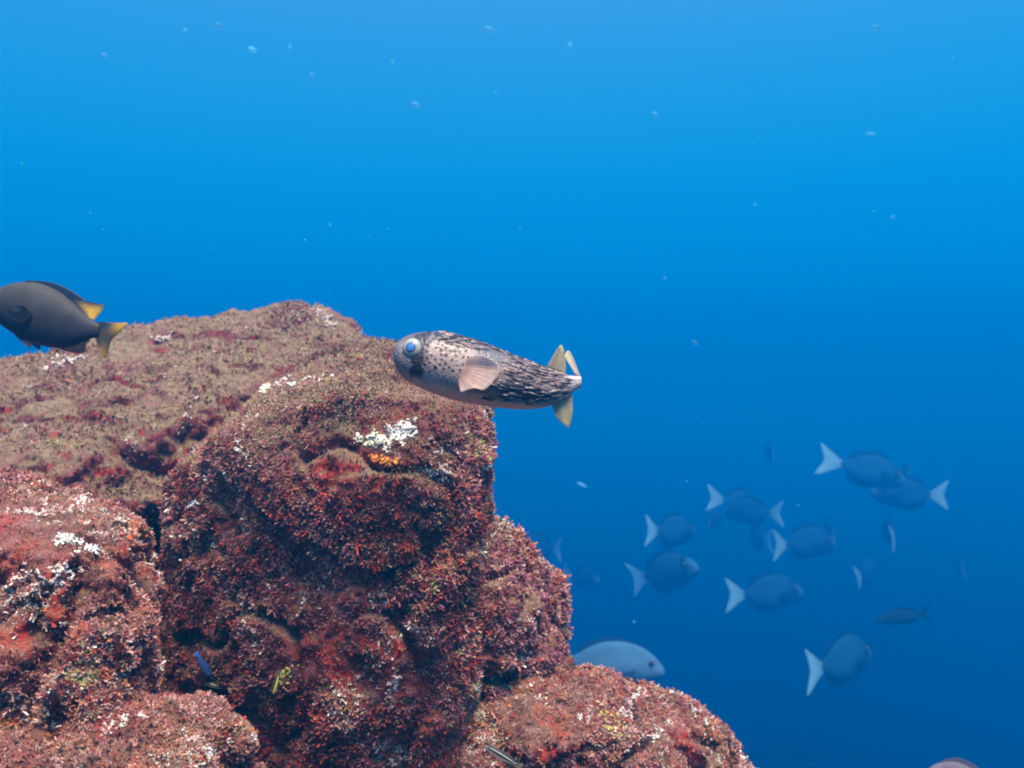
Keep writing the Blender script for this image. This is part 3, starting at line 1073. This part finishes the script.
def swimmer(name, rows, body_c, tail, dorsal, anal, tail_c, fin_c, pect=None, eye_at=None, width_col=None, face=None, mat=None):
    """a fish of unit length, nose at +.5, built at the origin"""
    root = empty(name)
    V, T, F = loft(rows, 60, 36, .95)
    st = np.array(sorted(rows))
    h = (V[:, 2] - np.interp(V[:, 0], st[:, 0], st[:, 2])) / (np.interp(V[:, 0], st[:, 0], st[:, 1]) - np.interp(V[:, 0], st[:, 0], st[:, 2]) + 1e-6)
    c = body_c(V, h)
    g = Geo()
    g.add(V, F, c)
    g.f3.append(T)
    g.build('body', mat or M_FAR, root)
    fin_obj('tail_fin', root, lambda u, v, V: mixc(tail_c[0], tail_c[1], v), mat=M_FARFIN, root_pts=tail[0], tip_pts=tail[1], nu=30, th=.006, rays=12)
    fin_obj('dorsal_fin', root, lambda u, v, V: mixc(fin_c, fin_c, v), mat=M_FARFIN, root_pts=dorsal[0], tip_pts=dorsal[1], nu=30, th=.006, rays=14)
    fin_obj('anal_fin', root, lambda u, v, V: mixc(fin_c, fin_c, v), mat=M_FARFIN, root_pts=anal[0], tip_pts=anal[1], nu=24, th=.006, rays=12)
    if pect:
        for s_ in (1, -1):
            fin_obj('pectoral_fin', root, lambda u, v, V: mixc(pect[2], pect[2], v), mat=M_FARFIN, root_pts=[(x, y * s_, z) for x, y, z in pect[0]], tip_pts=[(x, y * s_, z) for x, y, z in pect[1]], nu=16, th=.004, rays=8)
    if eye_at:
        for s_ in (1, -1):
            eye(root, (eye_at[0], eye_at[1] * s_, eye_at[2]), eye_at[3], (.2, s_, .1), (.10, .09, .06), (.01, .01, .01))
    return root


def surg_col(V, h):
    q = V * 1.0
    c = mixc((.016, .125, .215), (.012, .08, .15), sstep(.3, .9, h + .2 * noise(q, 6, 4)))  # blue of the water haze put into the body colour, fading it
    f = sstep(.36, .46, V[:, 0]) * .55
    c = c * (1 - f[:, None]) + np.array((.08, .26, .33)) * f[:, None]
    b = sstep(.045, .015, np.abs(V[:, 0] - .335)) * sstep(.1, .3, h)
    c = c * (1 - .6 * b[:, None])
    return c


surgeon = swimmer(
    'surgeonfish',
    [(.5, -.005, -.05, .006), (.485, .02, -.075, .028), (.45, .06, -.105, .046), (.39, .125, -.14, .062), (.30, .185, -.18, .074), (.18, .225, -.21, .080), (.05, .228, -.215, .076),
     (-.07, .195, -.185, .062), (-.17, .13, -.125, .042), (-.235, .07, -.068, .024), (-.275, .042, -.042, .014), (-.30, .042, -.042, .008)],
    surg_col,
    ([(-.275, .045), (-.28, 0), (-.275, -.045)], [(-.40, .12), (-.535, .225), (-.515, .14), (-.475, 0), (-.515, -.14), (-.535, -.225), (-.40, -.12)]),
    ([(.28, .19), (.10, .226), (-.08, .19), (-.21, .085)], [(.25, .235), (.10, .285), (-.06, .26), (-.20, .185), (-.235, .11)]),
    ([(.06, -.21), (-.08, -.18), (-.21, -.08)], [(.03, -.25), (-.08, -.25), (-.19, -.18), (-.235, -.10)]),
    ((.38, .80, .88), (.55, .95, .97)), (.010, .075, .14),  # whitish tail tinted cyan: the water's loss of red light put into its colour
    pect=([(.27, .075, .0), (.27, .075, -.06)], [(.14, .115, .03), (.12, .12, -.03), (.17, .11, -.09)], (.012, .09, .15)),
    eye_at=(.365, .058, .055, .026))


def bent(src, amt):
    """the same fish caught in another beat of its tail"""
    c = copy_tree(src)
    for ch in c.children:
        me = ch.data = ch.data.copy()
        v, _ = mesh_np(me)
        v[:, 1] += amt * np.maximum(0, .15 - v[:, 0]) ** 2
        me.vertices.foreach_set('co', v.astype(np.float32).ravel())
        me.update()
    return c


surgeon_l, surgeon_r = bent(surgeon, .45), bent(surgeon, -.40)
SURG = [
    # px, py, depth, yaw, pitch, roll, size, label
    (766, 593, 5.6, 14, 1, 0, .50, 'dark surgeonfish with a broad white tail swimming right, centre of the school'),
    (840, 661, 4.5, 38, 3, 0, .50, 'lowest and nearest surgeonfish of the school, with the biggest white tail'),
    (664, 573, 5.4, -42, 16, 4, .50, 'surgeonfish with a pale face turned towards the camera, nearest the reef'),
    (867, 470, 5.6, 8, -14, 0, .49, 'topmost surgeonfish with its whole flank showing, nose dipping to the right'),
    (908, 494, 6.1, 160, 2, 0, .46, 'surgeonfish swimming left with its white tail farthest right'),
    (905, 478, 7.4, 74, 0, 6, .47, 'surgeonfish turned away whose thin tail stands above the two top ones'),
    (738, 503, 7.2, 46, -10, 0, .50, 'dim surgeonfish heading away right with its white tail at the upper left of a pair'),
    (752, 512, 7.0, 138, 0, 0, .48, 'dim surgeonfish heading away left, crossing the other of its pair'),
    (757, 538, 7.8, 84, 0, 0, .46, 'surgeonfish seen from behind as a thin tail just left of a white fork'),
    (803, 543, 6.4, 14, 0, 0, .50, 'dim surgeonfish with a clear white fork tail, swimming right above the centre one'),
    (671, 531, 6.0, 42, -4, 0, .50, 'dim surgeonfish with a bright tail fin, above the pale faced one'),
    (866, 571, 8.0, 52, 6, -14, .50, 'faint surgeonfish with a slanting thin tail, above the slender dark fish'),
    (893, 534, 7.0, 86, 0, -8, .46, 'surgeonfish seen from behind as a lone bright upright tail'),
    (829, 531, 8.6, 85, 0, 0, .46, 'very faint surgeonfish tail right of the upper fork tail'),
    (958, 565, 8.8, 58, 0, 0, .50, 'faintest surgeonfish at the right side of the school'),
    (541, 547, 7.4, 146, 0, 0, .46, 'surgeonfish half hidden behind the purple lump of rock'),
    (582, 578, 8.6, -48, 0, 0, .46, 'faint tailless looking surgeonfish close to the purple lump of rock'),
    (711, 518, 8.4, 58, -6, 0, .50, 'very faint surgeonfish just left of the dim pair'),
    (770, 452, 9.2, 84, 0, 0, .44, 'faintest thin tail high above the rest of the school'),
]
FAR = 1.7
for i, (px, py, d, yaw, pit, rol, size, lab) in enumerate(SURG):
    o = surgeon if i == 0 else copy_tree((surgeon, surgeon_l, surgeon_r)[(0, 0, 0, 1, 2, 0, 1, 0, 2, 2, 0, 0, 1, 0, 2, 1, 0, 2, 0)[i]])
    o.location = P(px, py, d * FAR)
    o.rotation_euler = aim(yaw, pit, rol)
    o.scale = (size * FAR * (1 + .05 * math.sin(i * 2.3)), size * FAR, size * FAR * (.93 + .05 * math.sin(i * 1.7)))
    tag(o, lab, 'fish', 'surgeonfish school in the blue water')


for src in (surgeon_l, surgeon_r):
    for ch in [c for c in src.children_recursive] + [src]:
        bpy.data.objects.remove(ch)


def silver_col(V, h):
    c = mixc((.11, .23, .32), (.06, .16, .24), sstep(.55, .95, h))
    b = sstep(1.2, .6, np.hypot((V[:, 0] - .24) / .03, (V[:, 2] + .06) / .06)) * .6
    c = c * (1 - b[:, None]) + np.array((.06, .06, .07)) * b[:, None]
    return c


bream = swimmer(
    'sea_bream',
    [(.5, -.03, -.07, .006), (.485, -.005, -.09, .03), (.44, .05, -.115, .05), (.36, .12, -.145, .066), (.25, .175, -.17, .078), (.10, .20, -.18, .08), (-.05, .185, -.165, .068),
     (-.18, .13, -.12, .045), (-.27, .075, -.07, .025), (-.33, .05, -.045, .012)],
    silver_col,
    ([(-.31, .05), (-.315, 0), (-.31, -.045)], [(-.44, .15), (-.50, .18), (-.44, .07), (-.42, 0), (-.44, -.07), (-.50, -.18), (-.44, -.15)]),
    ([(.24, .176), (.05, .195), (-.12, .155), (-.24, .09)], [(.20, .20), (.04, .235), (-.12, .205), (-.26, .125)]),
    ([(.0, -.17), (-.12, -.14), (-.24, -.085)], [(-.04, -.215), (-.14, -.19), (-.26, -.12)]),
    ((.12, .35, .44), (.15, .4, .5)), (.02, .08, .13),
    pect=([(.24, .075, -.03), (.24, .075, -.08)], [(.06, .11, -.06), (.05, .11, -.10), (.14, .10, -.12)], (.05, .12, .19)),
    eye_at=(.385, .058, .035, .028))
bream.location = P(607, 664, 5.2)
bream.rotation_euler = aim(-8, 0)
bream.scale = (.64,) * 3
tag(bream, 'pale silver blue fish with an arched back, half hidden behind the lowest boulder', 'fish')


def plain_col(a, b):
    return lambda V, h: mixc(a, b, sstep(.3, .9, h))


slender = swimmer(
    'dark_fish',
    [(.5, -.01, -.03, .006), (.47, .025, -.06, .03), (.38, .075, -.10, .05), (.24, .11, -.125, .06), (.05, .115, -.125, .06), (-.12, .085, -.095, .045), (-.25, .045, -.05, .022), (-.31, .03, -.032, .01)],
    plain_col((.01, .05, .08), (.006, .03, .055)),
    ([(-.29, .032), (-.295, 0), (-.29, -.034)], [(-.42, .15), (-.49, .17), (-.40, .06), (-.385, 0), (-.40, -.06), (-.46, -.15), (-.41, -.13)]),
    ([(.24, .108), (.0, .11), (-.2, .06)], [(.20, .15), (.0, .155), (-.23, .09)]),
    ([(.0, -.12), (-.1, -.098), (-.2, -.065)], [(-.04, -.155), (-.13, -.135), (-.23, -.085)]),
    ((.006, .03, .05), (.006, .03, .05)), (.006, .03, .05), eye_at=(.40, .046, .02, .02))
slender.location = P(904, 616, 6.6)
slender.rotation_euler = aim(176, -7)
slender.scale = (.40,) * 3
tag(slender, 'slender all dark fish with a dark forked tail swimming left below the school', 'fish')

low = copy_tree(surgeon)
low.name = 'brown_fish'
low.location = P(962, 781, 2.3)
low.rotation_euler = aim(172, 6)
low.scale = (.19,) * 3
for k_ in ('group',):
    if k_ in low:
        del low[k_]
tag(low, 'brownish fish whose back just shows at the bottom edge, right', 'fish')
for ch in list(low.children):                      # its own brown skin
    me = ch.data.copy()
    ch.data = me
    if 'body' in ch.name or 'dorsal' in ch.name:
        n_ = len(me.color_attributes['Col'].data)
        c = np.tile(np.array((.16, .12, .13, 1), np.float32), (n_, 1))
        me.color_attributes['Col'].data.foreach_set('color', c.ravel())

# small fish over the rock


def wrasse_col(V, h):
    s_ = sstep(.26, .34, h) * sstep(.66, .60, h)
    c = mixc((.62, .50, .36), (.30, .32, .26), sstep(.6, .9, h))
    c = c * (1 - s_[:, None]) + np.array((.012, .012, .015)) * s_[:, None]
    t = sstep(.74, .80, h)
    return c * (1 - t[:, None]) + np.array((.015, .015, .02)) * t[:, None]


slim = [(.5, .0, -.02, .006), (.47, .025, -.045, .025), (.36, .06, -.075, .042), (.18, .08, -.09, .05), (-.02, .075, -.082, .045), (-.2, .05, -.055, .03), (-.32, .035, -.035, .014)]
slim_fins = (([(-.3, .036), (-.305, 0), (-.3, -.036)], [(-.44, .09), (-.48, .06), (-.47, 0), (-.48, -.06), (-.44, -.09)]),
             ([(.25, .074), (.0, .074), (-.24, .045)], [(.22, .10), (.0, .105), (-.26, .075)]),
             ([(.0, -.08), (-.12, -.065), (-.24, -.045)], [(-.03, -.105), (-.13, -.095), (-.26, -.07)]))
wr = swimmer('striped_wrasse', slim, wrasse_col, *slim_fins, ((.20, .18, .12), (.24, .2, .14)), (.12, .11, .09), eye_at=(.40, .04, .005, .018), mat=M_SKIN)


def perch(o, px, py, gap, npx, yaw, pitch, roll=0):
    h = hit(px, py)
    d = (h[0] @ FW if h is not None else .8) - gap
    o.location = P(px, py, d)
    o.rotation_euler = aim(yaw, pitch, roll)
    o.scale = (npx * d / FPX,) * 3


perch(wr, 504, 757, .022, 46, 190, 33)
tag(wr, 'black and pale striped wrasse at the bottom edge, swimming up left over the rock', 'fish', 'small fish over the rocks')
w2 = copy_tree(wr)
perch(w2, 217, 686, .03, 27, 186, 16)
tag(w2, 'tiny striped wrasse hovering in the crevice beside the foreground rock', 'fish', 'small fish over the rocks')
yb = swimmer('tiny_fish', slim, lambda V, h: mixc((.46, .42, .06), (.02, .02, .03), sstep(.45, .6, h)), *slim_fins, ((.1, .1, .05), (.1, .1, .05)), (.05, .05, .04), eye_at=(.40, .04, .005, .018), mat=M_SKIN)
perch(yb, 276, 683, .03, 24, 170, -72)
tag(yb, 'tiny yellow and black fish hanging nose down on the dark face', 'fish', 'small fish over the rocks')
bl = swimmer('tiny_fish', [(x, z * 1.5, y * 1.5, w_) for x, z, y, w_ in slim], plain_col((.015, .045, .18), (.01, .03, .13)), *slim_fins, ((.05, .14, .5), (.08, .2, .6)), (.03, .1, .45), eye_at=(.40, .04, .005, .02), mat=M_SKIN)
perch(bl, 203, 664, .03, 30, 30, -60)
tag(bl, 'tiny vivid blue fish in the dark gap left of the largest boulder', 'fish', 'small fish over the rocks')

# ------------------------------------------------------------------ drifting specks
rng = np.random.default_rng(77)
g = Geo()
spk = [(490, 30, 5.0, 2.6), (570, 45, 4, 1.4), (312, 75, 4.5, 1.2), (875, 28, 5, 1.5), (620, 15, 3, 1.8), (655, 115, 5, 1.3), (105, 56, 5, 1.4), (415, 105, 6, 1.5), (218, 26, 6, 1.5),
       (252, 50, 6, 1.5), (290, 47, 3.5, 1.2), (185, 30, 3, 1.3), (392, 62, 3, 1.4), (695, 343, 3.2, 2.6), (582, 485, 3.0, 3.2), (870, 134, 3.2, 3.2), (634, 622, 2.0, 1.3), (798, 505, 1.8, 1.2),
       (687, 481, 1.6, 1.2), (495, 92, 2.5, 1.2), (520, 228, 2, 1.2), (755, 205, 2, 1.2), (893, 217, 2.4, 2), (330, 225, 2, 1.2), (305, 240, 1.8, 2), (665, 278, 2, 1.6), (502, 400, 2, 1.2)]
for _ in range(45):
    spk.append((rng.uniform(-60, 1090), abs(rng.normal()) * 260 - 20, rng.uniform(.8, 1.5), rng.uniform(1, 2)))
for (px, py, r, str_) in spk:
    d = rng.uniform(.55, 1.5) if r < 2.0 else rng.uniform(1.5, 3.6)
    V, F3, F4 = blob(rng, np.zeros(3), np.array([0, 0, 1.]), 1.0, .9, 6)
    V = np.vstack([V, [[0, 0, -.7]]])
    m = Matrix.Rotation(rng.uniform(-.9, .3), 3, 'Y')
    V = V * np.array([str_, 1, 1]) @ np.array(m) * (r * (.55 if r > 1.6 else .42) * d / FPX) + P(px, py, d)
    k0 = g.n
    g.add(V, F4, np.array((.16, .52, .70)) * rng.uniform(.7, 1.3))
    g.f3.append(np.array(F3) + k0)
    g.f3.append(np.array([(19 + (k + 1) % 6 - 6, 19 + k - 6, 19) for k in range(6)]) + k0)
sm = attr_mat('speck', 1., .0, .1, 300, transl=.5)
mo = sm.node_tree.nodes['Material Output']
src = mo.inputs[0].links[0].from_socket
tp = sm.node_tree.nodes.new('ShaderNodeBsdfTransparent')
ms = sm.node_tree.nodes.new('ShaderNodeMixShader')
ms.inputs[0].default_value = .5
sm.node_tree.links.new(src, ms.inputs[1])
sm.node_tree.links.new(tp.outputs[0], ms.inputs[2])
sm.node_tree.links.new(ms.outputs[0], mo.inputs[0])
sn = g.build('floating_specks', sm)
tag(sn, kind='stuff')

# ------------------------------------------------------------------ the water's own haze
hm = bpy.data.materials.new('water_haze')
hm.use_nodes = True
hn = hm.node_tree
hn.nodes.clear()
ho = hn.nodes.new('ShaderNodeOutputMaterial')
pv = hn.nodes.new('ShaderNodeVolumePrincipled')
pv.inputs['Color'].default_value = (.0, .312, .69, 1)
pv.inputs['Density'].default_value = .145
pv.inputs['Anisotropy'].default_value = .62
hn.links.new(pv.outputs[0], ho.inputs['Volume'])
bm = bmesh.new()
bmesh.ops.create_cube(bm, size=1)
me = bpy.data.meshes.new('haze')
bm.to_mesh(me)
me.materials.append(hm)
hz = bpy.data.objects.new('haze', me)
lo, hi = np.array((-13, -2.0, -7.0)), np.array((13, 15.0, 1.9))
hz.location, hz.scale = (lo + hi) / 2, hi - lo
C.objects.link(hz)
tag(hz, kind='stuff')
